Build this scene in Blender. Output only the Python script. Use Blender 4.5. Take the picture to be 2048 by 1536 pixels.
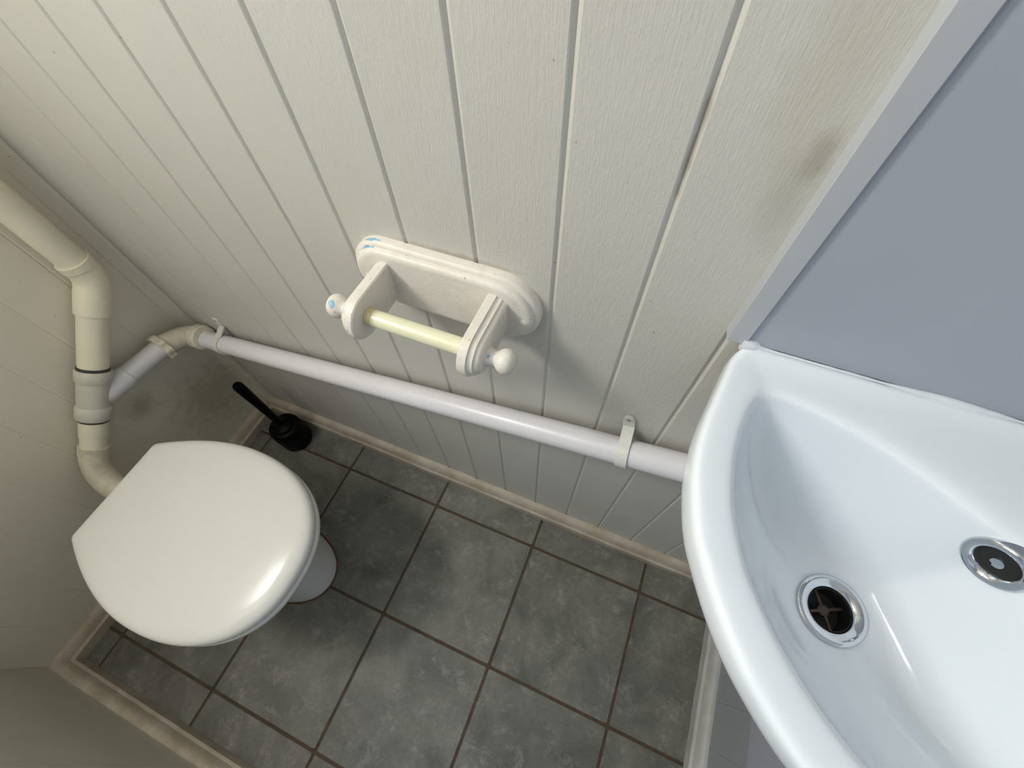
import bpy, bmesh, math, random
from mathutils import Vector, Matrix

random.seed(7)
for o in list(bpy.data.objects):
    bpy.data.objects.remove(o, do_unlink=True)
scene = bpy.context.scene
COL = scene.collection

# ------------------------------------------------------------------ camera
W, D, H = 1.4685, 0.8036, 2.20        # room: x 0..W, y -D..0, z 0..H
F_PX = 848.24
ROT = ((0.92389607, 0.38180131, -0.02537350),
       (0.31655964, -0.79990497, -0.50984511),
       (-0.21495592, 0.46301166, -0.85989194))      # rows: right, down, forward
CAM = Vector((1.02784513, -0.30881671, 1.24342828))
cam_data = bpy.data.cameras.new('camera')
cam_data.sensor_fit = 'HORIZONTAL'
cam_data.sensor_width = 36.0
cam_data.lens = F_PX / 2048.0 * 36.0
cam_data.clip_start = 0.01
cam = bpy.data.objects.new('camera', cam_data)
COL.objects.link(cam)
r, d, fw = (Vector(v) for v in ROT)
m = Matrix((r, -d, -fw)).transposed().to_4x4()
m.translation = CAM
cam.matrix_world = m
scene.camera = cam

# ------------------------------------------------------------------ world, light, exposure
world = bpy.data.worlds.new('sky')
scene.world = world
world.use_nodes = True
wn = world.node_tree
wn.nodes['Background'].inputs['Color'].default_value = (0.62, 0.76, 1.0, 1)
wn.nodes['Background'].inputs['Strength'].default_value = 0.25

WIN_X0, WIN_X1, WIN_Z0, WIN_Z1 = 0.06, 0.46, 1.40, 2.12     # added fill window in the front wall, unseen
SIDE_Y0, SIDE_Y1, SIDE_Z0, SIDE_Z1 = -0.74, -0.44, 1.58, 2.12   # window in the left wall


def area_light(name, loc, target, sx, sy, power, color):
    l = bpy.data.lights.new(name, 'AREA')
    l.shape = 'RECTANGLE'
    l.size, l.size_y = sx, sy
    l.energy = power
    l.color = color
    o = bpy.data.objects.new(name, l)
    COL.objects.link(o)
    o.location = loc
    o.rotation_euler = (Vector(target) - Vector(loc)).to_track_quat('-Z', 'Y').to_euler()
    return o


# added fill light in the invented front window, then daylight in the side window
area_light('front_fill_light', ((WIN_X0 + WIN_X1) / 2, -D - 0.075, (WIN_Z0 + WIN_Z1) / 2), ((WIN_X0 + WIN_X1) / 2 + 0.12, 0.0, (WIN_Z0 + WIN_Z1) / 2 - 0.50),
           WIN_X1 - WIN_X0, WIN_Z1 - WIN_Z0 - 0.1, 3.8, (1.0, 0.965, 0.87))
area_light('side_window_daylight', (-0.115, (SIDE_Y0 + SIDE_Y1) / 2, (SIDE_Z0 + SIDE_Z1) / 2), (0.9, (SIDE_Y0 + SIDE_Y1) / 2, (SIDE_Z0 + SIDE_Z1) / 2 - 0.65),
           SIDE_Y1 - SIDE_Y0 - 0.06, SIDE_Z1 - SIDE_Z0 - 0.1, 15.5, (1.0, 0.985, 0.945))
# daylight coming in at the open doorway behind the photographer
area_light('doorway_daylight', (1.04, -1.45, 1.45), (1.0, 0.0, 0.75), 1.0, 1.3, 1.2, (0.64, 0.82, 1.0))

scene.view_settings.view_transform = 'Standard'
scene.view_settings.look = 'None'
scene.view_settings.gamma = 1.0
scene.view_settings.use_curve_mapping = False
scene.view_settings.exposure = 0.5


# ------------------------------------------------------------------ material helpers
def new_mat(name):
    mt = bpy.data.materials.new(name)
    mt.use_nodes = True
    nt = mt.node_tree
    bs = nt.nodes['Principled BSDF']
    return mt, nt, bs


def N(nt, kind, **kw):
    n = nt.nodes.new(kind)
    for k, v in kw.items():
        if k in n.inputs:
            n.inputs[k].default_value = v
        else:
            setattr(n, k, v)
    return n


def L(nt, a, b):
    nt.links.new(a, b)


def coords(nt, scale=(1, 1, 1), per_object=True, world_pos=False):
    if world_pos:
        src = N(nt, 'ShaderNodeNewGeometry').outputs['Position']
    else:
        src = N(nt, 'ShaderNodeTexCoord').outputs['Object']
    mp = N(nt, 'ShaderNodeMapping')
    mp.inputs['Scale'].default_value = scale
    if per_object and not world_pos:
        oi = N(nt, 'ShaderNodeObjectInfo')
        mul = N(nt, 'ShaderNodeMath', operation='MULTIPLY')
        mul.inputs[1].default_value = 37.0
        L(nt, oi.outputs['Random'], mul.inputs[0])
        add = N(nt, 'ShaderNodeVectorMath', operation='ADD')
        L(nt, src, add.inputs[0])
        L(nt, mul.outputs[0], add.inputs[1])
        src = add.outputs[0]
    L(nt, src, mp.inputs['Vector'])
    return mp.outputs[0]


def noise(nt, vec, scale, detail=4.0, rough=0.55, lo=0.0, hi=1.0, dist=0.0):
    n = N(nt, 'ShaderNodeTexNoise', Scale=scale, Detail=detail, Roughness=rough, Distortion=dist)
    L(nt, vec, n.inputs['Vector'])
    mr = N(nt, 'ShaderNodeMapRange')
    mr.inputs['From Min'].default_value = lo
    mr.inputs['From Max'].default_value = hi
    L(nt, n.outputs['Fac'], mr.inputs['Value'])
    return mr.outputs[0]


def mix(nt, fac, a, b, mode='MIX'):
    n = N(nt, 'ShaderNodeMix', data_type='RGBA', blend_type=mode)
    for sock, v in ((n.inputs[0], fac), (n.inputs[6], a), (n.inputs[7], b)):
        if isinstance(v, (int, float)):
            sock.default_value = v
        elif isinstance(v, tuple):
            sock.default_value = v if len(v) == 4 else (*v, 1)
        else:
            L(nt, v, sock)
    return n.outputs[2]


def math_n(nt, op, a, b=None):
    n = N(nt, 'ShaderNodeMath', operation=op)
    for s, v in zip(n.inputs, (a, b)):
        if v is None:
            continue
        if isinstance(v, (int, float)):
            s.default_value = v
        else:
            L(nt, v, s)
    return n.outputs[0]


def spot(nt, vec, centre, radii, soft=0.5, ragged=0.0, nscale=60.0):
    """soft mask that is 1 inside an ellipsoid around centre (a stain with its own shape)"""
    sub = N(nt, 'ShaderNodeVectorMath', operation='SUBTRACT')
    L(nt, vec, sub.inputs[0])
    sub.inputs[1].default_value = centre
    dv = N(nt, 'ShaderNodeVectorMath', operation='DIVIDE')
    L(nt, sub.outputs[0], dv.inputs[0])
    dv.inputs[1].default_value = radii
    ln = N(nt, 'ShaderNodeVectorMath', operation='LENGTH')
    L(nt, dv.outputs[0], ln.inputs[0])
    val = ln.outputs['Value']
    if ragged:
        n = N(nt, 'ShaderNodeTexNoise', Scale=nscale, Detail=4.0)
        L(nt, vec, n.inputs['Vector'])
        k = math_n(nt, 'MULTIPLY', math_n(nt, 'SUBTRACT', n.outputs['Fac'], 0.5), ragged)
        val = math_n(nt, 'ADD', val, k)
    mr = N(nt, 'ShaderNodeMapRange', interpolation_type='SMOOTHSTEP')
    mr.inputs['From Min'].default_value = 1.0
    mr.inputs['From Max'].default_value = 1.0 - soft
    L(nt, val, mr.inputs['Value'])
    return mr.outputs[0]


def bump(nt, bs, height, strength=0.3, distance=0.001, prev=None):
    b = N(nt, 'ShaderNodeBump', Strength=strength, Distance=distance)
    L(nt, height, b.inputs['Height'])
    if prev is not None:
        L(nt, prev, b.inputs['Normal'])
    L(nt, b.outputs[0], bs.inputs['Normal'])
    return b.outputs[0]


def simple(name, col, rough=0.4, metal=0.0, var=0.06, vscale=12.0, bmp=0.0, bscale=200.0, coat=0.0, tint=None):
    mt, nt, bs = new_mat(name)
    v = coords(nt)
    f = noise(nt, v, vscale, 4, 0.6, 0.3, 0.7)
    dark = tint or tuple(c * (1 - 2 * var) for c in col)
    L(nt, mix(nt, f, dark, col), bs.inputs['Base Color'])
    bs.inputs['Roughness'].default_value = rough
    bs.inputs['Metallic'].default_value = metal
    bs.inputs['Coat Weight'].default_value = coat
    if bmp:
        bump(nt, bs, noise(nt, v, bscale, 3, 0.6), bmp, 0.0006)
    return mt


def painted_boards(name, col, stains=(), rough=0.42, amount=1.0):
    """brush-painted softwood boards: vertical strokes, lumps in the paint, some dirt"""
    mt, nt, bs = new_mat(name)
    v = coords(nt)
    wp = N(nt, 'ShaderNodeNewGeometry').outputs['Position']
    strokes = coords(nt, (1, 1, 0.06))
    base = mix(nt, noise(nt, v, 5, 4, 0.6, 0.3, 0.7), tuple(c * 0.955 for c in col), col)
    base = mix(nt, math_n(nt, 'MULTIPLY', noise(nt, wp, 3.0, 4, 0.6, 0.48, 0.75), 0.16), base, (col[0] * 0.86, col[1] * 0.80, col[2] * 0.66))
    specks = noise(nt, wp, 140, 1, 0.5, 0.765, 0.79)
    base = mix(nt, math_n(nt, 'MULTIPLY', specks, 0.55), base, (0.16, 0.13, 0.10))
    for c, rad, soft, rag, colr, st in stains:
        mk = spot(nt, wp, c, rad, soft, rag, 45.0)
        base = mix(nt, math_n(nt, 'MULTIPLY', mk, st), base, colr)
    L(nt, base, bs.inputs['Base Color'])
    bs.inputs['Roughness'].default_value = rough
    s1 = noise(nt, strokes, 700, 3, 0.6, 0.3, 0.7)
    s2 = noise(nt, coords(nt, (1, 1, 0.35)), 260, 4, 0.65, 0.35, 0.7)
    p = bump(nt, bs, s1, 0.16 * amount, 0.0008)
    bump(nt, bs, s2, 0.16 * amount, 0.0010, p)
    return mt


def tile_mat():
    mt, nt, bs = new_mat('grey slate floor tile')
    v = coords(nt)
    big = noise(nt, v, 9, 6, 0.62, 0.3, 0.72, 0.6)
    fine = noise(nt, v, 70, 5, 0.7, 0.32, 0.72, 0.3)
    veins = noise(nt, v, 22, 8, 0.78, 0.53, 0.68, 0.35)
    tex = N(nt, 'ShaderNodeTexNoise', Scale=7.0, Detail=6.0, Roughness=0.6, Distortion=1.2)
    L(nt, v, tex.inputs['Vector'])
    ab = math_n(nt, 'ABSOLUTE', math_n(nt, 'SUBTRACT', tex.outputs['Fac'], 0.5))
    mr = N(nt, 'ShaderNodeMapRange')
    mr.inputs['From Min'].default_value = 0.012
    mr.inputs['From Max'].default_value = 0.0
    L(nt, ab, mr.inputs['Value'])
    c = mix(nt, big, (0.090, 0.090, 0.075), (0.265, 0.262, 0.222))
    c = mix(nt, math_n(nt, 'MULTIPLY', fine, 0.55), c, (0.120, 0.121, 0.106))
    c = mix(nt, math_n(nt, 'MULTIPLY', veins, 0.62), c, (0.36, 0.355, 0.315))
    c = mix(nt, math_n(nt, 'MULTIPLY', mr.outputs[0], math_n(nt, 'MULTIPLY', big, 0.22)), c, (0.42, 0.41, 0.37))
    L(nt, c, bs.inputs['Base Color'])
    bs.inputs['Roughness'].default_value = 0.46
    p = bump(nt, bs, fine, 0.25, 0.0008)
    bump(nt, bs, veins, 0.25, 0.0012, p)
    return mt


CREAM = (0.615, 0.600, 0.545)
M = {}
M['boards'] = painted_boards('off-white painted boards', CREAM, stains=(
    ((1.1029, 0.0, 1.0846), (0.012, 0.05, 0.030), 0.9, 0.9, (0.26, 0.24, 0.17), 0.55),
    ((1.0991, 0.0, 1.0539), (0.022, 0.05, 0.060), 0.95, 0.6, (0.36, 0.34, 0.27), 0.40),
    ((1.0289, 0.0, 1.0728), (0.0035, 0.05, 0.060), 0.8, 1.2, (0.22, 0.19, 0.13), 0.6),
    ((1.085, 0.0, 1.12), (0.035, 0.05, 0.10), 0.9, 0.6, (0.50, 0.47, 0.36), 0.4),
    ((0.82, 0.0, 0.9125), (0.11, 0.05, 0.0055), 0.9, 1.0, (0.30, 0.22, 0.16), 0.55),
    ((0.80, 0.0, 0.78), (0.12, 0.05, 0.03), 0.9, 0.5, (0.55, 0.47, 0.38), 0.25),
))
M['boards_left'] = painted_boards('cream painted boards by the toilet', (0.83, 0.785, 0.665), stains=(
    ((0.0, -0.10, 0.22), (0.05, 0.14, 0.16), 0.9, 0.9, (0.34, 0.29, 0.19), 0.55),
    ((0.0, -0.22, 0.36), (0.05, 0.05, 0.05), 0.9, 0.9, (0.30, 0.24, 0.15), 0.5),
), amount=0.6)
M['wall_paint'] = simple('cream wall paint', (0.72, 0.69, 0.575), 0.5, var=0.04, bmp=0.1, bscale=120)
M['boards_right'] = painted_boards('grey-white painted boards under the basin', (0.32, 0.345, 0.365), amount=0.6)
M['ceiling'] = simple('ceiling paint', (0.78, 0.77, 0.74), 0.6, var=0.02)
M['tile'] = tile_mat()
M['grout'] = simple('brown grout', (0.115, 0.080, 0.048), 0.85, var=0.2, vscale=40, bmp=0.3, bscale=500)


def skirting_mat():
    mt, nt, bs = new_mat('worn cream skirting paint')
    v = coords(nt, (1, 1, 1), False)
    a = noise(nt, v, 14, 5, 0.65, 0.35, 0.7)
    c = mix(nt, a, (0.44, 0.36, 0.265), (0.62, 0.56, 0.46))
    w = noise(nt, v, 45, 5, 0.7, 0.62, 0.72)
    c = mix(nt, math_n(nt, 'MULTIPLY', w, 0.6), c, (0.30, 0.21, 0.13))
    L(nt, c, bs.inputs['Base Color'])
    bs.inputs['Roughness'].default_value = 0.5
    bump(nt, bs, noise(nt, v, 160, 4, 0.6), 0.3, 0.001)
    return mt


M['skirting'] = skirting_mat()
M['skirting_white'] = simple('grey white skirting', (0.56, 0.56, 0.53), 0.5, var=0.12, vscale=18, bmp=0.3, bscale=150)
M['panel'] = simple('lilac grey wall panel', (0.395, 0.42, 0.48), 0.30, var=0.02, vscale=3)
M['white_pvc'] = simple('white plastic trim', (0.47, 0.49, 0.51), 0.35, var=0.02)
M['ceramic'] = simple('white glazed ceramic', (0.83, 0.885, 0.93), 0.10, var=0.008, coat=0.3)
M['ceramic'].node_tree.nodes['Principled BSDF'].inputs['Roughness'].default_value = 0.12
M['pan_ceramic'] = simple('toilet ceramic', (0.78, 0.78, 0.76), 0.12, var=0.01)
M['lid'] = simple('white toilet seat plastic', (0.81, 0.80, 0.755), 0.17, var=0.012)
M['lid'].node_tree.nodes['Principled BSDF'].inputs['Specular IOR Level'].default_value = 0.22
M['pipe_white'] = simple('white waste pipe plastic', (0.78, 0.765, 0.79), 0.30, var=0.03, vscale=9)
M['pipe_cream'] = simple('yellowed flush pipe plastic', (0.88, 0.83, 0.66), 0.38, var=0.05, vscale=14)
M['pipe_old'] = simple('stained cream fitting', (0.80, 0.74, 0.59), 0.45, var=0.14, vscale=30, bmp=0.3, bscale=120)
M['pipe_grey'] = simple('grey tee fitting', (0.66, 0.645, 0.565), 0.45, var=0.06, vscale=25)
M['seal'] = simple('dark rubber seal', (0.06, 0.058, 0.05), 0.7)
M['clip'] = simple('ivory clip plastic', (0.76, 0.75, 0.69), 0.4, var=0.05)
M['black'] = simple('black plastic', (0.0016, 0.0016, 0.002), 0.42, var=0.05)
M['black'].node_tree.nodes['Principled BSDF'].inputs['Specular IOR Level'].default_value = 0.12
M['roller'] = simple('cream roller plastic', (0.83, 0.815, 0.585), 0.28, var=0.03, vscale=8)
M['roller_end'] = simple('amber roller sleeve', (0.68, 0.58, 0.34), 0.35, var=0.1, vscale=30)
M['stain'] = simple('brown sealant', (0.16, 0.085, 0.04), 0.7, var=0.25, vscale=35)
M['silicone'] = simple('white sealant', (0.80, 0.84, 0.87), 0.4, var=0.06, vscale=40, bmp=0.4, bscale=90)
M['dark'] = simple('dark opening', (0.012, 0.011, 0.010), 0.6)
M['grime'] = simple('brown drain grime', (0.11, 0.07, 0.045), 0.45, var=0.3, vscale=150)
M['screw'] = simple('dull screw metal', (0.35, 0.33, 0.30), 0.4, 0.9)
M['door'] = simple('white door paint', (0.74, 0.73, 0.70), 0.45, var=0.03)
M['paving'] = simple('pale paving', (0.42, 0.41, 0.39), 0.8, var=0.1, vscale=6)
M['splash'] = simple('dried white splash', (0.9, 0.92, 0.95), 0.4)

mt, nt, bs = new_mat('chrome')
bs.inputs['Base Color'].default_value = (0.62, 0.65, 0.68, 1)
bs.inputs['Metallic'].default_value = 1.0
L(nt, noise(nt, coords(nt), 160, 3, 0.6, 0.2, 6.0), bs.inputs['Roughness'])
M['chrome'] = mt

mt, nt, bs = new_mat('window glass')
out = nt.nodes['Material Output']
tr = N(nt, 'ShaderNodeBsdfTransparent')
gl = N(nt, 'ShaderNodeBsdfGlossy', Roughness=0.05)
ms = N(nt, 'ShaderNodeMixShader')
ms.inputs[0].default_value = 0.06
L(nt, tr.outputs[0], ms.inputs[1])
L(nt, gl.outputs[0], ms.inputs[2])
L(nt, ms.outputs[0], out.inputs[0])
M['glass'] = mt


def holder_mat():
    """thick cream paint with pink undercoat, blue chips and black specks"""
    mt, nt, bs = new_mat('chipped cream paint over blue')
    wp = N(nt, 'ShaderNodeNewGeometry').outputs['Position']
    c = mix(nt, noise(nt, wp, 35, 5, 0.65, 0.38, 0.68), (0.80, 0.76, 0.68), (0.74, 0.70, 0.62))
    c = mix(nt, math_n(nt, 'MULTIPLY', noise(nt, wp, 55, 4, 0.6, 0.54, 0.68), 0.35), c, (0.76, 0.60, 0.50))
    blue = (0.20, 0.44, 0.62)
    for cen, rad, rag in (((0.7145, -0.0065, 0.9080), (0.0150, 0.0026, 0.0080), 1.3),
                          ((0.7100, -0.0135, 0.9010), (0.0140, 0.0014, 0.0100), 1.2),
                          ((0.6990, -0.0860, 0.8720), (0.0050, 0.0055, 0.0050), 1.4),
                          ((0.7220, -0.0970, 0.8830), (0.0050, 0.0050, 0.0060), 1.6),
                          ((0.8975, -0.0850, 0.8690), (0.0022, 0.0040, 0.0020), 0.9)):
        c = mix(nt, math_n(nt, 'MULTIPLY', spot(nt, wp, cen, rad, 0.25, rag, 180.0), 0.9), c, blue)
    c = mix(nt, math_n(nt, 'MULTIPLY', noise(nt, wp, 300, 1, 0.5, 0.755, 0.775), 0.8), c, (0.10, 0.085, 0.075))
    L(nt, c, bs.inputs['Base Color'])
    bs.inputs['Roughness'].default_value = 0.42
    p = bump(nt, bs, noise(nt, wp, 130, 5, 0.65), 0.45, 0.0012)
    bump(nt, bs, noise(nt, wp, 500, 3, 0.6), 0.2, 0.0006, p)
    return mt


M['holder'] = holder_mat()


# ------------------------------------------------------------------ mesh helpers
def mesh_obj(name, verts, faces, mat, parent=None, smooth=None, loc=None):
    me = bpy.data.meshes.new(name)
    me.from_pydata([tuple(v) for v in verts], [], faces)
    bm = bmesh.new()
    bm.from_mesh(me)
    bmesh.ops.remove_doubles(bm, verts=bm.verts, dist=1e-6)
    bmesh.ops.recalc_face_normals(bm, faces=bm.faces)
    bm.to_mesh(me)
    bm.free()
    return link(name, me, mat, parent, smooth, loc)


def link(name, me, mat, parent=None, smooth=None, loc=None):
    if mat is not None and not me.materials:
        me.materials.append(M[mat])
    if smooth:
        me.polygons.foreach_set('use_smooth', [True] * len(me.polygons))
        if smooth < 180:
            me.set_sharp_from_angle(angle=math.radians(smooth))
    o = bpy.data.objects.new(name, me)
    COL.objects.link(o)
    if loc is not None:
        o.location = loc
    if parent is not None:
        o.parent = parent
    return o


def empty(name, loc=(0, 0, 0)):
    o = bpy.data.objects.new(name, None)
    o.empty_display_size = 0.05
    COL.objects.link(o)
    o.location = loc
    return o


def tag(o, label=None, cat=None, group=None, kind=None):
    for k, v in (('label', label), ('category', cat), ('group', group), ('kind', kind)):
        if v:
            o[k] = v
    return o


def local(parent, pts):
    l = parent.location
    return [Vector(p) - l for p in pts]


def loft(loops, cap0=True, cap1=True, closed=True):
    n = len(loops[0])
    verts = [p for lp in loops for p in lp]
    faces = []
    for i in range(len(loops) - 1):
        for j in range(n if closed else n - 1):
            k = (j + 1) % n
            faces.append((i * n + j, i * n + k, (i + 1) * n + k, (i + 1) * n + j))
    if cap0:
        faces.append(tuple(range(n - 1, -1, -1)))
    if cap1:
        b = (len(loops) - 1) * n
        faces.append(tuple(range(b, b + n)))
    return verts, faces


def box_geo(x0, x1, y0, y1, z0, z1):
    v = [(x, y, z) for z in (z0, z1) for x, y in ((x0, y0), (x1, y0), (x1, y1), (x0, y1))]
    f = [(3, 2, 1, 0), (4, 5, 6, 7), (0, 1, 5, 4), (1, 2, 6, 5), (2, 3, 7, 6), (3, 0, 4, 7)]
    return v, f


def box(name, x0, x1, y0, y1, z0, z1, mat, parent=None, bevel=0.0):
    v, f = box_geo(x0, x1, y0, y1, z0, z1)
    if parent is not None:
        v = local(parent, v)
    o = mesh_obj(name, v, f, mat, parent)
    if bevel:
        bm = bmesh.new()
        bm.from_mesh(o.data)
        bmesh.ops.bevel(bm, geom=list(bm.edges), offset=bevel, segments=2, affect='EDGES', profile=0.6)
        bm.to_mesh(o.data)
        bm.free()
        o.data.polygons.foreach_set('use_smooth', [True] * len(o.data.polygons))
        o.data.set_sharp_from_angle(angle=math.radians(50))
    return o


def tube_geo(path, radii, n=28):
    """tube along a path; radii one number or a list"""
    path = [Vector(p) for p in path]
    if isinstance(radii, (int, float)):
        radii = [radii] * len(path)
    tang = []
    for i in range(len(path)):
        a = path[max(i - 1, 0)]
        b = path[min(i + 1, len(path) - 1)]
        t = (b - a)
        if t.length < 1e-7:
            t = tang[-1] if tang else Vector((0, 0, 1))
        tang.append(t.normalized())
    ref = Vector((0, 0, 1)) if abs(tang[0].z) < 0.9 else Vector((1, 0, 0))
    u = tang[0].cross(ref).normalized()
    loops = []
    for i, (p, t) in enumerate(zip(path, tang)):
        u = (u - t * u.dot(t)).normalized()
        w = t.cross(u)
        loops.append([p + (u * math.cos(2 * math.pi * k / n) + w * math.sin(2 * math.pi * k / n)) * radii[i] for k in range(n)])
    return loft(loops)


def tube(name, path, radii, mat, parent=None, n=28, smooth=40):
    v, f = tube_geo(path, radii, n)
    if parent is not None:
        v = local(parent, v)
    return mesh_obj(name, v, f, mat, parent, smooth)


def bezier_bend(p0, corner, p1, n=10):
    p0, c, p1 = Vector(p0), Vector(corner), Vector(p1)
    return [(1 - t) ** 2 * p0 + 2 * t * (1 - t) * c + t * t * p1 for t in (i / n for i in range(n + 1))]


def lathe_geo(profile, origin, axis, n=32, cap0=True, cap1=True):
    """profile: list of (distance along axis, radius)"""
    axis = Vector(axis).normalized()
    ref = Vector((0, 0, 1)) if abs(axis.z) < 0.9 else Vector((1, 0, 0))
    u = axis.cross(ref).normalized()
    w = axis.cross(u)
    o = Vector(origin)
    loops = [[o + axis * h + (u * math.cos(2 * math.pi * k / n) + w * math.sin(2 * math.pi * k / n)) * max(rr, 1e-5) for k in range(n)] for h, rr in profile]
    return loft(loops, cap0, cap1)


def lathe(name, profile, origin, axis, mat, parent=None, n=32, smooth=40, cap0=True, cap1=True):
    v, f = lathe_geo(profile, origin, axis, n, cap0, cap1)
    if parent is not None:
        v = local(parent, v)
    return mesh_obj(name, v, f, mat, parent, smooth)


def sweep_x(profile, x0, x1, segs=1):
    """profile list of (y,z); swept along x"""
    return loft([[Vector((x0 + (x1 - x0) * i / segs, y, z)) for y, z in profile] for i in range(segs + 1)])


# ------------------------------------------------------------------ the room shell
BT = 0.018      # board thickness


def board_mesh(name, width, height, left_ch=0.0024, right_ch=0.0028, depth=0.0028):
    """one tongue-and-groove board; local x across, z up, face at y=0, back at y=+BT"""
    g = 0.0
    prof = [(g, BT), (g, depth), (g + left_ch, 0.0008), (g + left_ch + 0.0012, 0.0), (width - right_ch - 0.0012 - g, 0.0),
            (width - right_ch - g, 0.0006), (width - g, depth), (width - g, BT)]
    v, f = loft([[(x, y, z) for x, y in prof] for z in (0.0, height)])
    me = bpy.data.meshes.new(name)
    me.from_pydata(v, [], f)
    bm = bmesh.new()
    bm.from_mesh(me)
    bmesh.ops.recalc_face_normals(bm, faces=bm.faces)
    bm.to_mesh(me)
    bm.free()
    return me


# floor: grout bed with the tiles laid on it
TX, TY, TS = 0.3705, -0.1031, 0.30
floor = box('floor', -0.02, W + 0.02, -D - 0.02, 0.02, -0.05, -0.0022, 'grout')
tag(floor, 'floor of grey slate-look square tiles with brown grout lines', 'floor', kind='structure')
xs = [0.0] + [TX + TS * k for k in range(-1, 4)] + [W]
ys = [0.0] + [TY - TS * k for k in range(0, 3)] + [-D]
for i in range(len(xs) - 1):
    for j in range(len(ys) - 1):
        gx0 = 0.0032 if i > 0 else 0
        gx1 = 0.0032 if i < len(xs) - 2 else 0
        gy0 = 0.0032 if j > 0 else 0
        gy1 = 0.0032 if j < len(ys) - 2 else 0
        x0, x1, y1, y0 = xs[i] + gx0, xs[i + 1] - gx1, ys[j] - gy0, ys[j + 1] + gy1
        cx, cy = (x0 + x1) / 2, (y0 + y1) / 2
        bx_, by_ = (x1 - x0) / 2, (y1 - y0) / 2
        cz = random.uniform(-0.0004, 0.0004)
        lo = []
        for z, ins in ((-0.0022, 0.0), (-0.0009, 0.0), (0.0, 0.0012)):
            rr = 0.004
            lp = []
            for qx, qy, a0 in ((1, 1, 0), (-1, 1, 90), (-1, -1, 180), (1, -1, 270)):
                for a in (0, 45, 90):
                    an = math.radians(a0 + a)
                    lp.append((qx * (bx_ - rr) + (rr - ins) * math.cos(an), qy * (by_ - rr) + (rr - ins) * math.sin(an), z + cz))
            lo.append(lp)
        v, f = loft(lo)
        mesh_obj('tile', v, f, 'tile', floor, loc=(cx, cy, 0))

ceiling = box('ceiling', -0.1, W + 0.1, -D - 0.1, 0.1, H, H + 0.05, 'ceiling')
tag(ceiling, 'plain white ceiling above the small washroom', 'ceiling', kind='structure')

# back wall: boards with V joints
SB, X0 = 0.089707, 0.849322
wall_back = box('wall_back', -0.02, W + 0.02, BT, BT + 0.05, 0, H, 'wall_paint')
tag(wall_back, 'off-white wall of painted vertical tongue and groove boards', 'wall', kind='structure')
bm_full = board_mesh('board', SB, H)
edges = [X0 + SB * k for k in range(-9, 7)]
for k in range(len(edges) - 1):
    o = link('board', bm_full, 'boards', wall_back, loc=(edges[k], 0, 0))
link('board', board_mesh('board', edges[0], H), 'boards', wall_back, loc=(0, 0, 0))
link('board', board_mesh('board', W - edges[-1], H), 'boards', wall_back, loc=(edges[-1], 0, 0))

# left wall: boards, window high above the toilet
wall_left = empty('wall_left', (0, 0, 0))
tag(wall_left, 'cream boarded wall behind the toilet and the flush pipe', 'wall', kind='structure')


def shell(parts, name, mat, parent):
    vs, fs = [], []
    for p in parts:
        v, f = box_geo(*p)
        fs += [tuple(i + len(vs) for i in q) for q in f]
        vs += v
    return mesh_obj(name, vs, fs, mat, parent)


shell([(-0.10, -BT, -D - 0.05, 0.02, 0, SIDE_Z0), (-0.10, -BT, -D - 0.05, 0.02, SIDE_Z1, H), (-0.10, -BT, -D - 0.05, SIDE_Y0, SIDE_Z0, SIDE_Z1), (-0.10, -BT, SIDE_Y1, 0.02, SIDE_Z0, SIDE_Z1)],
      'wall_core', 'wall_paint', wall_left)
lb = 0.0880
ledges = [0.0] + [-0.0155 - lb * k for k in range(0, 9)] + [-D]
meshes = {}
for k in range(len(ledges) - 1):
    y_hi, y_lo = ledges[k], ledges[k + 1]
    over = y_lo < SIDE_Y1 and y_hi > SIDE_Y0
    for z0, z1 in ([(0, SIDE_Z0), (SIDE_Z1, H)] if over else [(0, H)]):
        key = (round(y_hi - y_lo, 5), z0, z1)
        if key not in meshes:
            meshes[key] = board_mesh('board', y_hi - y_lo, z1 - z0, 0.0010, 0.0012, 0.0010)
            meshes[key].materials.append(M['boards_left'])
        o = bpy.data.objects.new('board', meshes[key])
        COL.objects.link(o)
        o.parent = wall_left
        o.matrix_local = Matrix.Translation((0, y_lo, z0)) @ Matrix.Rotation(math.radians(90), 4, 'Z')
win = empty('window_2', (-0.05, (SIDE_Y0 + SIDE_Y1) / 2, SIDE_Z0))
tag(win, 'small high window in the boarded wall above the toilet', 'window', kind='structure')
fwid = 0.03
for nm, a in (('frame_rail', (-0.10, 0.0, SIDE_Y0, SIDE_Y1, SIDE_Z0, SIDE_Z0 + fwid)), ('frame_rail', (-0.10, 0.0, SIDE_Y0, SIDE_Y1, SIDE_Z1 - fwid, SIDE_Z1)),
              ('frame_stile', (-0.10, 0.0, SIDE_Y0, SIDE_Y0 + fwid, SIDE_Z0 + fwid, SIDE_Z1 - fwid)), ('frame_stile', (-0.10, 0.0, SIDE_Y1 - fwid, SIDE_Y1, SIDE_Z0 + fwid, SIDE_Z1 - fwid))):
    box(nm, *a, 'white_pvc', win)
box('pane', -0.052, -0.048, SIDE_Y0 + fwid, SIDE_Y1 - fwid, SIDE_Z0 + fwid, SIDE_Z1 - fwid, 'glass', win)

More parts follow.
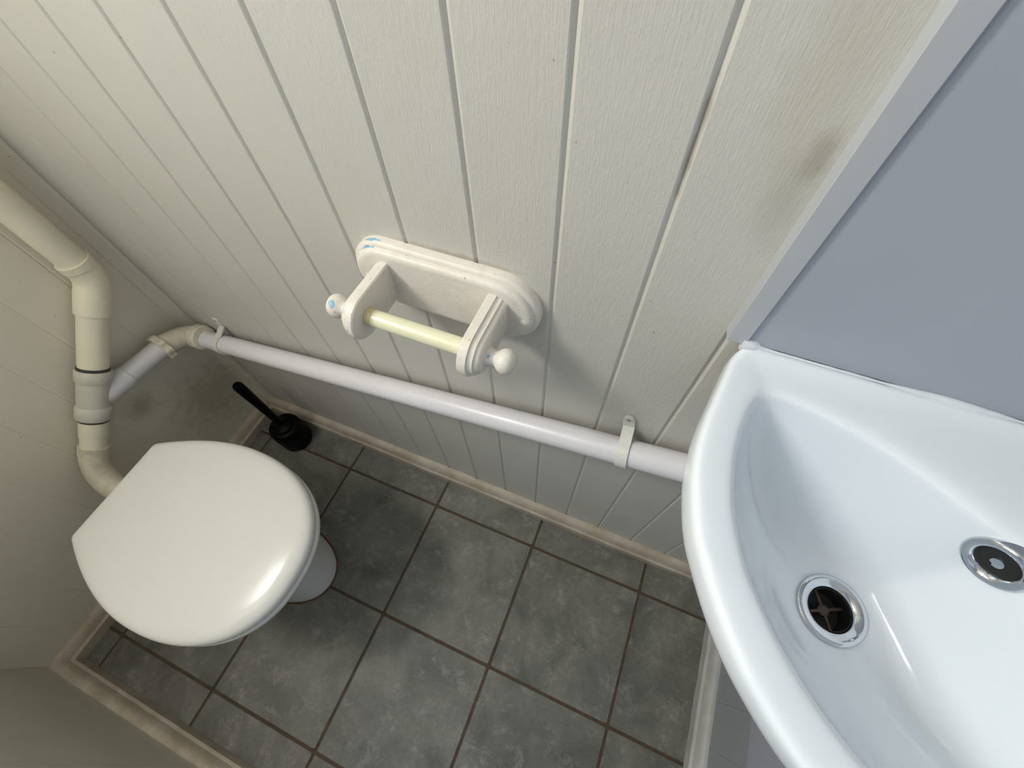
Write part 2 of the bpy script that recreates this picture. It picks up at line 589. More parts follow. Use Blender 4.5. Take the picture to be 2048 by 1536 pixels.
# right wall
wall_right = box('wall_right', W + BT, W + 0.07, -D - 0.02, 0.02, 0, H, 'wall_paint')
tag(wall_right, 'grey-white boarded wall below and beside the corner basin', 'wall', kind='structure')
redges = [-0.0] + [-0.0870 - 0.0875 * k for k in range(0, 9)]
redges[-1] = -D
for k in range(len(redges) - 1):
    y_hi, y_lo = redges[k], max(redges[k + 1], -D)
    me = board_mesh('board', y_hi - y_lo, H, 0.0010, 0.0012, 0.0010)
    me.materials.append(M['boards_right'])
    o = bpy.data.objects.new('board', me)
    COL.objects.link(o)
    o.parent = wall_right
    o.matrix_local = Matrix.Translation((W, y_hi, 0)) @ Matrix.Rotation(math.radians(-90), 4, 'Z')

# front wall with the door the photograph is taken from
DX0, DX1, DZ1 = 0.72, 1.36, 1.98
wall_front = empty('wall_front', (0, -D, 0))
tag(wall_front, 'plain cream wall opposite the boarded wall', 'wall', kind='structure')
vs = [(-0.1, WIN_X0, -D - 0.05, -D, 0, H), (WIN_X0, WIN_X1, -D - 0.05, -D, 0, WIN_Z0), (WIN_X0, WIN_X1, -D - 0.05, -D, WIN_Z1, H), (WIN_X1, DX0, -D - 0.05, -D, 0, H),
      (DX1, W + 0.07, -D - 0.05, -D, 0, H), (DX0, DX1, -D - 0.05, -D, DZ1, H)]
wf = shell([(a, b, c + D, dd + D, e, g) for a, b, c, dd, e, g in vs], 'wall_core', 'wall_paint', wall_front)
win = empty('added_window_1', ((WIN_X0 + WIN_X1) / 2, -D, WIN_Z0))  # unseen window, added to bring fill light onto the left wall
tag(win, 'small high window added to the plain front wall for fill light', 'window', kind='structure')
fwid = 0.03
for nm, a in (('frame_rail', (WIN_X0, WIN_X1, -D - 0.05, -D, WIN_Z0, WIN_Z0 + fwid)), ('frame_rail', (WIN_X0, WIN_X1, -D - 0.05, -D, WIN_Z1 - fwid, WIN_Z1)),
              ('frame_stile', (WIN_X0, WIN_X0 + fwid, -D - 0.05, -D, WIN_Z0 + fwid, WIN_Z1 - fwid)), ('frame_stile', (WIN_X1 - fwid, WIN_X1, -D - 0.05, -D, WIN_Z0 + fwid, WIN_Z1 - fwid))):
    box(nm, *a, 'white_pvc', win)
box('pane', WIN_X0 + fwid, WIN_X1 - fwid, -D - 0.027, -D - 0.023, WIN_Z0 + fwid, WIN_Z1 - fwid, 'glass', win)
door = empty('door_1', ((DX0 + DX1) / 2, -D, 0))
tag(door, 'white door standing open in the front wall', 'door', kind='structure')
for nm, a in (('jamb', (DX0, DX0 + 0.02, -D - 0.06, -D + 0.004, 0, DZ1)), ('jamb', (DX1 - 0.02, DX1, -D - 0.06, -D + 0.004, 0, DZ1)), ('head', (DX0, DX1, -D - 0.06, -D + 0.004, DZ1 - 0.02, DZ1))):
    box(nm, *a, 'door', door)
LX = DX0 - 0.045
box('door_leaf', LX, LX + 0.04, -D - 0.70, -D - 0.07, 0.006, DZ1 - 0.004, 'door', door)
lathe('door_knob', [(0, 0.022), (0.006, 0.022), (0.01, 0.01), (0.03, 0.01), (0.036, 0.024), (0.05, 0.026), (0.058, 0.015)], (LX + 0.04, -D - 0.64, 0.98), (1, 0, 0), 'chrome', door)
ground = box('ground', -3, 4, -5, -D - 0.05, -0.08, -0.02, 'grout')
ground.data.materials[0] = M['paving']
tag(ground, 'pale paving outside the open door', 'ground', kind='structure')

# skirtings: chunky rounded moulding
SK_T, SK_H = 0.0265, 0.058


def sk_profile(t, h):
    # (distance from wall, z)
    return [(0, 0), (t, 0), (t, h * 0.52), (t * 0.93, h * 0.56), (t * 0.80, h * 0.60), (t * 0.72, h * 0.72), (t * 0.60, h * 0.86), (t * 0.42, h * 0.96), (t * 0.2, h), (0, h)]


def skirting(name, p0, p1, nrm, mat, label, mit0=0.0, mit1=0.0, t=SK_T, h=SK_H):
    p0, p1, nrm = Vector(p0), Vector(p1), Vector(nrm)
    dr = (p1 - p0).normalized()
    segs = 24
    rnd = random.Random(hash(name) % 1000 if False else len(label))
    loops = []
    for i in range(segs + 1):
        q = p0.lerp(p1, i / segs)
        lp = []
        wob = rnd.uniform(-0.0006, 0.0006)
        for dd, z in sk_profile(t, h):
            s = q.copy()
            if i == 0:
                s += dr * dd * mit0
            if i == segs:
                s -= dr * dd * mit1
            lp.append(s + nrm * (dd + (wob if dd > 0 else 0)) + Vector((0, 0, z + (wob if z > 0.02 else 0))))
        loops.append(lp)
    v, f = loft(loops)
    o = mesh_obj(name, v, f, mat, None, 35)
    return tag(o, label, 'skirting', kind='structure')


skirting('baseboard_back', (0, 0, 0), (W, 0, 0), (0, -1, 0), 'skirting', 'worn cream skirting board along the boarded wall below the pipe', 1, 1)
skirting('baseboard_left', (0, -D, 0), (0, 0, 0), (1, 0, 0), 'skirting', 'worn cream skirting board behind the toilet', 1, 1)
skirting('baseboard_front', (0, -D, 0), (DX0 - 0.03, -D, 0), (0, 1, 0), 'skirting', 'worn cream skirting board along the plain front wall', 1, 0)
skirting('baseboard_right', (W, 0, 0), (W, -D, 0), (-1, 0, 0), 'skirting_white', 'grey-white skirting board under the corner basin', 1, 1)

# corner moulding between the left and the back wall
prof = [(0, 0)] + [(0.022 * math.cos(a), -0.022 * math.sin(a)) for a in (math.radians(90 * k / 8) for k in range(9))]
prof = [(0.0, 0.0), (0.024, 0.0), (0.0225, -0.006), (0.0165, -0.0105), (0.0105, -0.0165), (0.006, -0.0225), (0.0, -0.024)]
v, f = loft([[(x, y, z) for x, y in prof] for z in (SK_H * 0.9, H)])
tag(mesh_obj('trim_1', v, f, 'boards_left', None, 30), 'narrow cream corner moulding running up beside the flush pipe', 'moulding', kind='structure')

# ------------------------------------------------------------------ splashback panels round the basin
PX = 1.1145
sp = empty('splashback_panel', ((PX + W) / 2, 0, 0.918))
tag(sp, 'smooth lilac-grey splashback panel on the boarded wall above the basin', 'panel')
box('panel_sheet', PX + 0.002, W - 0.006, -0.0100, 0.0, 0.9165, H - 0.01, 'panel', sp)
v, f = loft([[(x, y, z) for x, y in ((PX - 0.001, 0), (PX + 0.0005, -0.0125), (PX + 0.0012, -0.0132), (PX + 0.0175, -0.0132), (PX + 0.0182, -0.0124), (PX + 0.0182, -0.0096), (PX + 0.004, -0.0096), (PX + 0.004, 0))] for z in (0.9165, H - 0.01)])
mesh_obj('edge_strip', local(sp, v), f, 'white_pvc', sp)
rnd = random.Random(3)
for k, (x, z, rr) in enumerate(((1.2885, 1.0115, 0.0020), (1.2915, 1.0135, 0.0013), (1.2865, 1.0085, 0.0010), (1.2935, 1.0145, 0.0009))):
    lathe('splash_mark', [(0, rr), (0.0003, rr * 0.8), (0.0005, rr * 0.3)], (x, -0.0100, z), (0, -1, 0), 'splash', sp, 9, 60)

sp2 = empty('side_panel', (W, -D / 2, 0.245))
tag(sp2, 'lilac panel sheet on the wall at the right, reaching down below the basin', 'panel')
box('panel_sheet', W - 0.0055, W, -D + 0.001, -0.0005, 0.245, H - 0.01, 'panel', sp2)

# ------------------------------------------------------------------ corner basin
RZ = 0.912
half_out = [(0.0, 0.0), (0.08, 0.0), (0.16, 0.0), (0.24, 0.0), (0.30, 0.0), (0.335, 0.0), (0.3405, 0.003), (0.3430, 0.009), (0.3510, 0.0575), (0.3565, 0.090), (0.3588, 0.1137), (0.3588, 0.135),
            (0.3570, 0.1553), (0.3486, 0.1935), (0.3363, 0.2187), (0.3228, 0.2439), (0.3050, 0.2700), (0.2880, 0.2880)]
half_in = [(0.1130, 0.1130), (0.1225, 0.1085), (0.1439, 0.0985), (0.1781, 0.0785), (0.2158, 0.0605), (0.2574, 0.0490), (0.2850, 0.0440), (0.3014, 0.0440), (0.3120, 0.0500), (0.3180, 0.0620), (0.3228, 0.0856),
           (0.3250, 0.1100), (0.3244, 0.1303), (0.3209, 0.1600), (0.3150, 0.1800), (0.3057, 0.2048), (0.2929, 0.2252), (0.2797, 0.2439), (0.2630, 0.2630)]


def mirror(h):
    return h + [(b, a) for a, b in h[-2:0:-1]]




def smooth_poly(poly, sharp=(), rounds=2):
    for _ in range(rounds):
        res = []
        n = len(poly)
        for i in range(n):
            a, b = poly[i], poly[(i + 1) % n]
            for t, own in ((0.25, a), (0.75, b)):
                res.append(own if own in sharp else (a[0] + (b[0] - a[0]) * t, a[1] + (b[1] - a[1]) * t))
        poly = res
    return poly


OUT = smooth_poly(mirror(half_out), ((0.0, 0.0),))
INN = smooth_poly(mirror(half_in))
BC = Vector((0.205, 0.205))
DRAIN = Vector((0.1685, 0.1685))


def ray_hit(poly, ang):
    dx, dy = math.cos(ang), math.sin(ang)
    best = None
    for i in range(len(poly)):
        ax, ay = poly[i]
        bx_, by_ = poly[(i + 1) % len(poly)]
        ex, ey = bx_ - ax, by_ - ay
        den = dx * ey - dy * ex
        if abs(den) < 1e-12:
            continue
        t = ((ax - BC.x) * ey - (ay - BC.y) * ex) / den
        s = ((ax - BC.x) * dy - (ay - BC.y) * dx) / den
        if t > 0 and -1e-6 <= s <= 1 + 1e-6 and (best is None or t > best):
            best = t
    return Vector((BC.x + dx * best, BC.y + dy * best))


NA = 176
angs = [math.radians(225) + 2 * math.pi * k / NA for k in range(NA)]
OL = [ray_hit(OUT, a) for a in angs]
IL = [ray_hit(INN, a) for a in angs]


def is_wall(p):
    return 1.0 if (p.x < 0.002 or p.y < 0.002) else 0.0


WL = [is_wall(p) for p in OL]


def P(ab, z):
    return Vector((W - 0.0062 - ab.x * (1 - 0.0062 / 0.36), -0.0105 - ab.y * (1 - 0.0105 / 0.36), z))


basin = empty('corner_basin', (W, 0, RZ))
tag(basin, 'white glazed ceramic corner basin with bowed front and chrome waste', 'basin')
loops = []
for sc, z in ((0.40, 0.700), (0.62, 0.722), (0.82, 0.785), (0.955, 0.858), (0.990, 0.874)):
    loops.append([P(p * sc, z) for p in OL])
loops.append([P(p, 0.882) for p in OL])
loops.append([P(p, 0.900) for p in OL])
loops.append([P(p.lerp(q, 0.02), 0.9075 + 0.006 * w) for p, q, w in zip(OL, IL, WL)])


def inset(p, q, dist):
    v = q - p
    l = v.length
    return p + v * min(dist / l, 0.8)


loops.append([P(inset(p, q, 0.0035), 0.9112 + 0.006 * w) for p, q, w in zip(OL, IL, WL)])
loops.append([P(inset(p, q, 0.008), 0.9122 + 0.0045 * w) for p, q, w in zip(OL, IL, WL)])
loops.append([P(inset(p, q, 0.016), 0.9120 - 0.001 * w) for p, q, w in zip(OL, IL, WL)])
loops.append([P(p.lerp(q, 0.72), 0.9112 - 0.0012 * w) for p, q, w in zip(OL, IL, WL)])
loops.append([P(p.lerp(q, 0.90), 0.9100 - 0.001 * w) for p, q, w in zip(OL, IL, WL)])
loops.append([P(q, 0.9055) for q in IL])
DR = 0.0285
BOWL_Z = 0.7665


def bowl_pt(i, s):
    q = IL[i]
    a = math.atan2(q.y - DRAIN.y, q.x - DRAIN.x)
    dc = DRAIN + Vector((math.cos(a), math.sin(a))) * DR
    k = min(max((0.43 - (q.x + q.y)) / 0.10, 0.0), 1.0)
    k = k * k * (3 - 2 * k)                       # 1 on the steep rear side, 0 on the sloping front
    g = 1 - (1 - s) ** (1.75 + 1.6 * k)
    return P(q.lerp(dc, s), 0.9055 - (0.9055 - BOWL_Z) * g)


for s in (0.015, 0.04, 0.08, 0.15, 0.24, 0.34, 0.45, 0.57, 0.70, 0.83, 0.94, 1.0):
    loops.append([bowl_pt(i, s) for i in range(NA)])
loops.append([Vector((P(DRAIN, 0).x + (p.x - P(DRAIN, 0).x) * 0.75, P(DRAIN, 0).y + (p.y - P(DRAIN, 0).y) * 0.75, BOWL_Z - 0.004)) for p in loops[-1]])
v, f = loft(loops, True, False)
body = mesh_obj('basin_body', local(basin, v), f, 'ceramic', basin, 180)
sub = body.modifiers.new('smooth', 'SUBSURF')
sub.levels = sub.render_levels = 1

dc = P(DRAIN, BOWL_Z)
waste = lathe('waste_flange', [(-0.004, 0.0325), (0.0012, 0.0325), (0.0026, 0.0318), (0.0034, 0.0300), (0.0030, 0.0270), (0.0010, 0.0215), (-0.0010, 0.0198), (-0.0020, 0.0198), (-0.0020, 0.0212), (-0.004, 0.0215)],
              dc, (0, 0, 1), 'chrome', basin, 48, 60, False, False)
tag(waste, 'round chrome waste flange with open drain')
o = lathe('drain_well', [(-0.024, 0.001), (-0.022, 0.0188), (-0.0022, 0.0189), (-0.0022, 0.0206), (-0.026, 0.0206), (-0.027, 0.001)], Vector(dc) - basin.location, (0, 0, 1), 'dark', None, 32, 60)
o.parent = waste
for ang in (25, 115, 205, 295):
    a = math.radians(ang)
    e = dc + Vector((math.cos(a) * 0.0195, math.sin(a) * 0.0195, -0.014))
    tube('drain_spoke', [Vector(dc) + Vector((0, 0, -0.013)) - basin.location, e - basin.location], 0.0017, 'grime', None, 8).parent = waste
o = lathe('drain_hub', [(-0.018, 0.003), (-0.016, 0.0055), (-0.012, 0.0055), (-0.010, 0.003)], Vector(dc) - basin.location, (0, 0, 1), 'grime', None, 16)
o.parent = waste

# overflow ring on the rear slope of the bowl
i0 = 0
s_o = 0.050
tz = (bowl_pt(i0, s_o + 0.05) - bowl_pt(i0, s_o - 0.05)).normalized()
tl = Vector((1, -1, 0)).normalized()
pc = bowl_pt(i0, s_o)
nrm = tz.cross(tl).normalized()
if nrm.z < 0:
    nrm = -nrm
pc = pc + nrm * 0.005
ov = lathe('overflow_ring', [(-0.010, 0.0215), (0.0022, 0.0215), (0.0044, 0.0196), (0.0048, 0.0175), (0.0036, 0.0150), (0.0010, 0.0128), (-0.004, 0.0122), (-0.004, 0.0150)], pc, nrm, 'chrome', basin, 40, 60, False, False)
tag(ov, 'chrome overflow ring')
o = lathe('overflow_hole', [(-0.0008, 0.0130), (-0.0006, 0.0001)], Vector(pc) - basin.location, nrm, 'dark', None, 28)
o.parent = ov
o = lathe('overflow_hub', [(-0.0006, 0.0046), (0.0008, 0.0042), (0.0014, 0.002)], Vector(pc) - basin.location, nrm, 'chrome', None, 16)
o.parent = ov

# sealant bead where the basin meets the splashback
bead = []
rnd = random.Random(11)
for k in range(60):
    t = k / 59
    ax = 0.339 - t * 0.338
    bead.append((Vector((W - 0.0062 - ax * 0.983, -0.0115, 0.9155)), 0.0012 + 0.0026 * max(0.0, math.sin(t * 11 + 2.2)) + 0.0004 * rnd.random() + (0.003 if t < 0.04 else 0)))
tube('sealant_bead', [b[0] for b in bead], [b[1] for b in bead], 'silicone', basin, 10, 80)

# ------------------------------------------------------------------ toilet
toilet = empty('toilet', (0.36, -0.386, 0))
tag(toilet, 'white toilet with the lid closed, standing against the cream wall', 'toilet')
YC = -0.386


def d_outline(xb, xf, hw, bw, n=40, yc=YC, power=2.25):
    """D plan: straight back edge (half width bw at xb), widest hw, rounded front at xf"""
    xm = xb + (xf - xb) * 0.50
    pts = []
    for k in range(n + 1):
        t = math.pi / 2 * k / n
        pts.append((xm + (xf - xm) * math.sin(t) ** (2 / power), hw * math.cos(t) ** (2 / power)))
    pts.reverse()                        # from front (xf,0) to (xm,hw)
    back = []
    m_ = 16
    for k in range(1, m_ + 1):
        t = k / m_
        # bulging side line from (xm,hw) to the back corner (xb,bw)
        x = xm + (xb - xm) * t
        y = bw + (hw - bw) * (1 - t ** 1.9)
        back.append((x, y))
    halfp = pts + back + [(xb, bw - 0.014), (xb, bw * 0.45)]
    full = [(x, yc + y) for x, y in halfp] + [(x, yc - y) for x, y in reversed(halfp)]
    out = []
    for p in full:
        if not out or (Vector(p) - Vector(out[-1])).length > 1e-5:
            out.append(p)
    if (Vector(out[0]) - Vector(out[-1])).length < 1e-5:
        out.pop()
    return smooth_poly(out, (), 2)


def inset_outline(poly, dist):
    """the outline drawn in towards the middle by about dist"""
    c = Vector((0.38, YC))
    return [c + (Vector(p) - c) * (1 - dist / 0.19) for p in poly]


base = d_outline(0.170, 0.614, 0.1745, 0.104)
lid_prof = [(0.407, 0.010), (0.4055, 0.002), (0.409, 0.0), (0.417, 0.0), (0.4228, 0.0020), (0.4268, 0.0055), (0.4294, 0.0105), (0.4308, 0.0170), (0.4315, 0.026), (0.4318, 0.045), (0.4319, 0.070), (0.4320, 0.100), (0.4320, 0.135), (0.4320, 0.165), (0.4320, 0.183)]
loops = []
for z, ins in lid_prof:
    loops.append([Vector((p[0], p[1], z)) for p in inset_outline(base, ins)])
v, f = loft(loops)
mesh_obj('lid', local(toilet, v), f, 'lid', toilet, 75)

seat_out = d_outline(0.180, 0.6155, 0.1735, 0.102)
loops = []
for z, ins in ((0.389, 0.012), (0.3875, 0.004), (0.391, 0.0), (0.399, 0.0), (0.4035, 0.003), (0.4045, 0.012)):
    loops.append([Vector((p[0], p[1], z)) for p in inset_outline(seat_out, ins)])
v, f = loft(loops)
mesh_obj('seat', local(toilet, v), f, 'lid', toilet, 60)
for s in (-1, 1):
    tube('hinge', [(0.176, YC + s * 0.055, 0.386), (0.176, YC + s * 0.055, 0.409)], 0.011, 'lid', toilet, 16)

# ceramic pan: outlines from the floor up
def pan_loop(xb, xf, hw, bw, z, power=2.2):
    return [Vector((x, y, z)) for x, y in d_outline(xb, xf, hw, bw, 40, YC - 0.006, power)]


pl = [pan_loop(0.12, 0.503, 0.100, 0.080, 0.0), pan_loop(0.12, 0.503, 0.100, 0.080, 0.012), pan_loop(0.12, 0.499, 0.097, 0.078, 0.030), pan_loop(0.125, 0.492, 0.092, 0.074, 0.075),
      pan_loop(0.13, 0.488, 0.089, 0.070, 0.130), pan_loop(0.13, 0.492, 0.093, 0.072, 0.180), pan_loop(0.15, 0.512, 0.110, 0.080, 0.235), pan_loop(0.165, 0.545, 0.136, 0.086, 0.290),
      pan_loop(0.180, 0.575, 0.154, 0.092, 0.335), pan_loop(0.186, 0.588, 0.161, 0.096, 0.362), pan_loop(0.186, 0.590, 0.162, 0.096, 0.378), pan_loop(0.190, 0.585, 0.157, 0.093, 0.387)]
v, f = loft(pl)
pan = mesh_obj('pan', local(toilet, v), f, 'pan_ceramic', toilet, 70)
sl = [Vector((p.x, p.y, 0)) for p in pan_loop(0.12, 0.507, 0.104, 0.083, 0.0)]
s2 = [Vector((p.x, p.y, 0.004)) for p in pan_loop(0.12, 0.5045, 0.1015, 0.081, 0.0)]
v, f = loft([sl, s2])
o = mesh_obj('floor_sealant', local(toilet, v), f, 'stain', toilet, 40)
tag(o, 'brown stained sealant line round the foot')

# ------------------------------------------------------------------ flush pipe on the left wall
fx = 0.036
flush = empty('flush_pipe', (fx, -0.073, 0.68))
tag(flush, 'yellowed cream flush pipe coming down the left wall into the toilet', 'pipe')
A = Vector((fx, -0.0715, 2.0))
B = Vector((fx, -0.0735, 0.664))
C = Vector((fx, -0.372, 0.372))
off = (C - B).normalized()
tube('down_pipe', [A, Vector((fx, -0.0735, 0.70))], 0.0250, 'pipe_cream', flush)
# upper bend: socket, curve, socket
bend = bezier_bend(B + Vector((0, 0, 0.022)), B, B + off * 0.022, 8)
path = [B + Vector((0, 0, 0.040))] + bend + [B + off * 0.032, B + off * 0.074]
rad = [0.0275] + [0.0275] * 9 + [0.0285, 0.0285]
tube('bend', path, rad, 'pipe_cream', flush, 32, 50)
tube('bend_collar', [B + Vector((0, 0, 0.030)), B + Vector((0, 0, 0.044))], 0.0290, 'pipe_cream', flush, 32, 50)
leng = (C - B).length
tube('offset_pipe', [B + off * 0.06, B + off * (leng * 0.82)], 0.0250, 'pipe_cream', flush)


def at_pix(t):
    return B + off * t


TE0, TE1 = 0.190, 0.300
tube('seal', [at_pix(TE0 - 0.006), at_pix(TE0 + 0.004)], 0.0262, 'seal', flush)
tee = tube('tee_body', [at_pix(TE0 + 0.020), at_pix(TE1 - 0.020)], 0.0272, 'pipe_grey', flush)
tube('tee_socket', [at_pix(TE0), at_pix(TE0 + 0.002), at_pix(TE0 + 0.024), at_pix(TE0 + 0.027)], [0.0285, 0.0300, 0.0300, 0.0275], 'pipe_grey', flush)
tube('tee_socket', [at_pix(TE1 - 0.030), at_pix(TE1 - 0.027), at_pix(TE1 - 0.002), at_pix(TE1)], [0.0275, 0.0300, 0.0300, 0.0285], 'pipe_grey', flush)
tube('seal', [at_pix(TE1 - 0.002), at_pix(TE1 + 0.005)], 0.0258, 'seal', flush)
tube('lower_pipe', [at_pix(TE1), at_pix(leng * 0.92)], 0.0235, 'pipe_cream', flush)
# lower bend into the back of the pan
C0 = C - off * 0.030
E1 = Vector((0.115, -0.392, 0.318))
bend = bezier_bend(C0, Vector((fx, -0.400, 0.338)), E1, 12)
tube('lower_bend', [C0 - off * 0.018] + bend + [Vector((0.19, -0.392, 0.312))], [0.0262] * 2 + [0.0265] * 12 + [0.0265], 'pipe_old', flush, 32, 50)
tube('bend_collar', [C0 - off * 0.022, C0 - off * 0.002], 0.0272, 'pipe_old', flush, 32, 50)

# ------------------------------------------------------------------ waste pipe along the back wall
waste_pipe = empty('waste_pipe', (0.62, -0.03, 0.52))
tag(waste_pipe, 'white plastic waste pipe sloping along the boarded wall from basin to flush pipe', 'pipe')
PR = 0.0212


def hp(x):
    # measured line of the pipe
    return Vector((x, -0.030, 0.4300 + (x - 0.06) * (0.6560 - 0.4300) / (1.1712 - 0.06)))


tube('long_pipe', [hp(0.085), hp(0.4), hp(0.8), hp(1.10), hp(1.30), Vector((1.3015, -0.06, 0.70))][:5], PR, 'pipe_white', waste_pipe, 28)
el = Vector((0.046, -0.032, 0.438))
tp = at_pix(0.262) + Vector((0.002, 0, 0))
e1 = el + (hp(0.2) - el).normalized() * 0.032
bdir = (tp - el).normalized()
e2 = Vector((0.046, -0.086, 0.4655))
br_dir = (tp - e2).normalized()
bend = bezier_bend(e1, el + Vector((0, 0, 0.006)), e2, 10)
tube('elbow', bend + [e2 + br_dir * 0.012], 0.0240, 'pipe_old', waste_pipe, 28, 50)
# nuts of the compression elbow: hexagonal rings
hd = (hp(0.3) - hp(0.1)).normalized()
n0 = e1 - hd * 0.006
tube('elbow_nut', [n0, n0 + hd * 0.003, n0 + hd * 0.021, n0 + hd * 0.025], [0.0280, 0.0305, 0.0300, 0.0265], 'pipe_old', waste_pipe, 14, 20)


def winged_nut(name, p, dr, r0, r1, wd, parent, mat, wings=8):
    dr = dr.normalized()
    ref = Vector((1, 0, 0))
    u = (ref - dr * ref.dot(dr)).normalized()
    w = dr.cross(u)
    lp = []
    nn = wings * 4
    outline = []
    for k in range(nn):
        a = 2 * math.pi * k / nn
        rr = r1 if (k % 4) in (0, 1) else r0
        outline.append((a, rr))
    loops = [[p + dr * h + (u * math.cos(a) + w * math.sin(a)) * rr * sc for a, rr in outline] for h, sc in ((0, 0.93), (0.002, 1), (wd - 0.002, 1), (wd, 0.93))]
    v, f = loft(loops)
    return mesh_obj(name, local(parent, v), f, mat, parent)


winged_nut('elbow_nut', e2 + br_dir * 0.002, br_dir, 0.0290, 0.0325, 0.016, waste_pipe, 'pipe_old')
tube('branch_pipe', [e2, e2.lerp(tp, 0.60)], PR, 'pipe_white', waste_pipe, 28)
tube('branch_socket', [e2.lerp(tp, 0.56), e2.lerp(tp, 0.565), e2.lerp(tp, 0.86), tp + br_dir * 0.0], [0.0222, 0.0238, 0.0235, 0.017], 'pipe_white', waste_pipe, 28)

# trap connection under the basin, out of sight behind it
tube('drop_pipe', [hp(1.2985), Vector((dc.x, -0.07, 0.665)), Vector((dc.x, dc.y, 0.675))], PR * 0.9, 'pipe_white', waste_pipe, 20)

# clips holding the pipe
def pipe_clip(x, label):
    c = hp(x)
    t = hd
    up = Vector((0, 0, 1)) - t * t.z
    up.normalize()
    outw = t.cross(up)
    if outw.y > 0:
        outw = -outw
    root = empty('pipe_clip', (x, 0, c.z))
    tag(root, label, 'pipe clip', 'clips holding the waste pipe')
    hw = 0.0085
    path = []
    # foot above on the wall, then round the pipe and back to the wall below
    ztop = 0.052
    y_w = -0.0005
    def q(a, rr):
        return c + (outw * math.cos(a) + up * math.sin(a)) * rr
    r_in, r_out = PR + 0.0004, PR + 0.0034
    inner, outer = [], []
    foot_in = Vector((c.x, y_w, c.z)) + up * ztop
    inner.append(foot_in)
    outer.append(foot_in + Vector((0, -0.0032, 0)))
    inner.append(Vector((c.x, y_w, c.z)) + up * 0.032)
    outer.append(Vector((c.x, y_w - 0.0036, c.z)) + up * 0.034)
    for k in range(15):
        a = math.radians(100 - 190 * k / 14)
        inner.append(q(a, r_in))
        outer.append(q(a, r_out))
    lip = outer + inner[::-1]
    loops = [[p + t * s for p in lip] for s in (-hw, hw)]
    v, f = loft(loops, False, False)
    n = len(lip)
    m2 = len(outer)
    for base_i in (0, n):
        for k in range(m2 - 1):
            f.append((base_i + k, base_i + k + 1, base_i + n - 2 - k, base_i + n - 1 - k))
    mesh_obj('strap', local(root, v), f, 'clip', root, 40)
    fc = foot_in
    lathe('foot', [(0, hw), (0.003, hw), (0.0036, hw * 0.9)], fc, (0, -1, 0), 'clip', root, 20)
    lathe('screw', [(0.0034, 0.0034), (0.0040, 0.0030), (0.0041, 0.0006)], fc, (0, -1, 0), 'screw', root, 12)
    return root


pipe_clip(1.0790, 'ivory clip on the waste pipe beside the basin, screw hole at its top')
pipe_clip(0.158, 'ivory clip on the waste pipe next to the elbow in the far corner')

# ------------------------------------------------------------------ toilet roll holder
holder = empty('toilet_roll_holder', (0.8035, 0.0, 0.857))
tag(holder, 'chipped cream wooden toilet roll holder with ball knobs, fixed to the boards', 'toilet roll holder')
HX, HZ = 0.8045, 0.8600


def stadium(cx, cz, hl, hh, n=18):
    pts = []
    for k in range(n + 1):
        a = -math.pi / 2 + math.pi * k / n
        pts.append((cx + hl - hh + hh * math.cos(a), cz + hh * math.sin(a)))
    for k in range(n + 1):
        a = math.pi / 2 + math.pi * k / n
        pts.append((cx - hl + hh + hh * math.cos(a), cz + hh * math.sin(a)))
    return pts


loops = []
for y, ins in ((0.0, 0.0), (-0.0085, 0.0), (-0.0105, 0.001), (-0.0125, 0.0040), (-0.0128, 0.0058), (-0.0165, 0.0064), (-0.0188, 0.0085), (-0.0200, 0.0115), (-0.0200, 0.0145)):
    loops.append([(x, y, z) for x, z in stadium(HX, HZ, 0.1245 - ins, 0.0500 - ins)])
v, f = loft(loops)
mesh_obj('back_plate', local(holder, v), f, 'holder', holder, 35)
for x in (0.7030, 0.9120):
    lathe('screw_cap', [(0, 0.0055), (0.0012, 0.0052), (0.0022, 0.003), (0.0024, 0.0006)], (x, -0.0195, HZ - 0.004), (0, -1, 0), 'holder', holder, 14)


def arm_outline(ins):
    """side profile (y,z): square at the plate, rounded at the front"""
    hz = 0.0285 - ins
    zc = HZ + 0.0015
    yc = -0.0790
    pts = [(-0.0185, zc + hz)]
    for k in range(19):
        a = math.pi / 2 + math.pi * k / 18
        pts.append((yc + (0.0300 - ins) * math.cos(a), zc + hz * math.sin(a)))
    pts.append((-0.0185, zc - hz))
    return pts


def arm(xin, xout, moulded):
    sgn = 1 if xout > xin else -1
    wd = abs(xout - xin)
    if moulded:
        prof = [(0, 0.0015), (0.0015, 0.0), (wd * 0.45, 0.0), (wd * 0.47, 0.0020), (wd * 0.58, 0.0032), (wd * 0.72, 0.0034), (wd * 0.74, 0.0055), (wd * 0.86, 0.0066), (wd * 0.97, 0.0085), (wd, 0.0105)]
    else:
        prof = [(0, 0.0015), (0.0015, 0.0), (wd * 0.45, 0.0), (wd * 0.47, 0.0020), (wd * 0.58, 0.0032), (wd * 0.72, 0.0034), (wd * 0.74, 0.0055), (wd * 0.86, 0.0066), (wd * 0.97, 0.0085), (wd, 0.0105)]
    loops = [[(xin + sgn * dx, y, z) for y, z in arm_outline(ins)] for dx, ins in prof]
    v, f = loft(loops)
    return mesh_obj('arm', local(holder, v), f, 'holder', holder, 40)


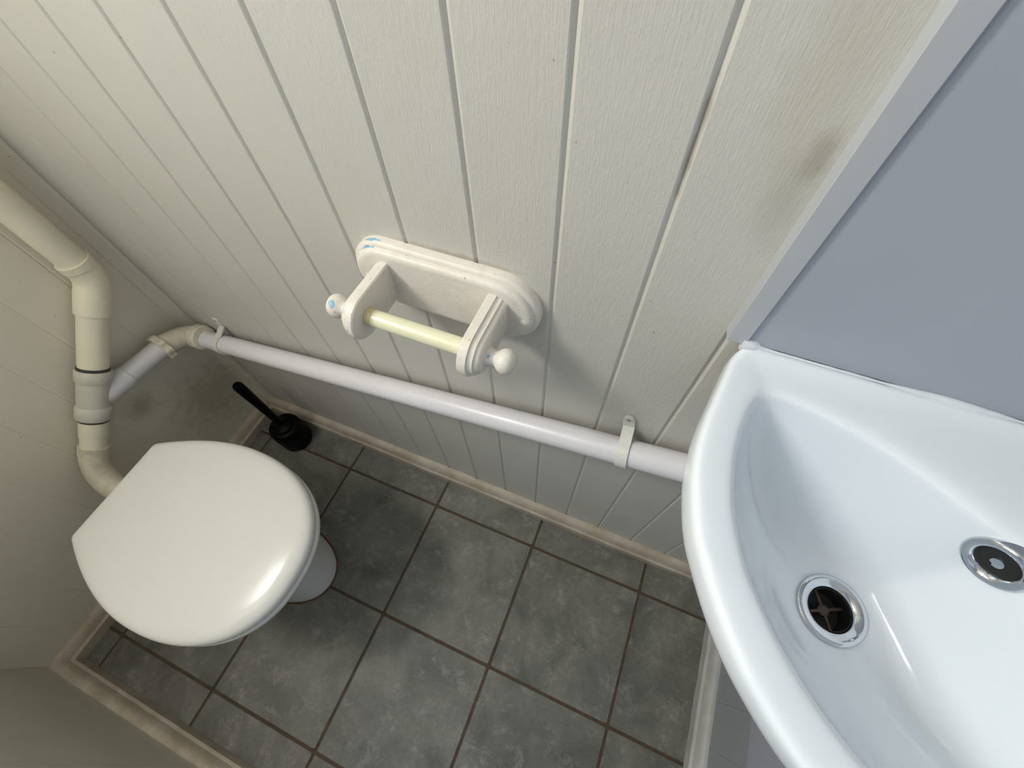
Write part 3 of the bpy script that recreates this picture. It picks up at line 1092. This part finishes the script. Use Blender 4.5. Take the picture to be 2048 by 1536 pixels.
arm(0.7400, 0.7190, False)
arm(0.8695, 0.8935, True)
RY, RZc = -0.0790, 0.8605
knob = [(0.0, 0.0115), (0.0040, 0.0113), (0.0070, 0.0100), (0.0105, 0.0088), (0.0135, 0.0094), (0.0160, 0.0118), (0.0195, 0.0140), (0.0235, 0.0149), (0.0275, 0.0143), (0.0310, 0.0122), (0.0335, 0.0088), (0.0348, 0.0045), (0.0351, 0.0005)]
lathe('knob', knob, (0.8915, RY, RZc), (1, 0, 0), 'holder', holder, 28, 80)
lathe('knob', knob, (0.7210, RY, RZc), (-1, 0, 0), 'holder', holder, 28, 80)
rol = tube('roller', [(0.7395, RY, RZc), (0.7475, RY, RZc), (0.7480, RY, RZc), (0.8700, RY, RZc)], [0.0095, 0.0095, 0.0103, 0.0106], 'roller', holder, 28, 40)
tag(rol, 'smooth cream plastic roller')
tube('roller_sleeve', [(0.7398, RY, RZc), (0.7402, RY, RZc), (0.7490, RY, RZc), (0.7493, RY, RZc)], [0.0100, 0.0108, 0.0108, 0.0100], 'roller_end', holder, 28, 40)

# ------------------------------------------------------------------ toilet brush
BX, BY = 0.157, -0.081
cup = lathe('toilet_brush_holder', [(0, 0.040), (0.001, 0.0440), (0.006, 0.0455), (0.060, 0.0465), (0.088, 0.0460), (0.096, 0.0440), (0.1000, 0.0400), (0.1010, 0.0300), (0.1000, 0.0220), (0.0960, 0.0200), (0.060, 0.020), (0.058, 0.001)],
            (0, 0, 0), (0, 0, 1), 'black', None, 36, 50)
cup.location = (BX, BY, 0.0)
tag(cup, 'black round plastic toilet brush pot on the floor in the corner', 'brush holder')
brush = empty('toilet_brush', (BX, BY, 0.06))
tag(brush, 'black toilet brush handle standing upright in its pot', 'toilet brush')
lathe('brush_cap', [(0.092, 0.0185), (0.1015, 0.0290), (0.1065, 0.0280), (0.112, 0.0180), (0.118, 0.0110)], (BX, BY, 0), (0, 0, 1), 'black', brush, 28)
lathe('handle', [(0.112, 0.0098), (0.16, 0.0102), (0.22, 0.0112), (0.29, 0.0126), (0.326, 0.0132), (0.336, 0.0125), (0.340, 0.0100), (0.3405, 0.0075), (0.3375, 0.006), (0.337, 0.0005)], (BX, BY, 0), (0, 0, 1), 'black', brush, 24)
lathe('bristle_head', [(0.0605, 0.012), (0.064, 0.0185), (0.088, 0.0185), (0.093, 0.012)], (BX, BY, 0), (0, 0, 1), 'black', brush, 20)
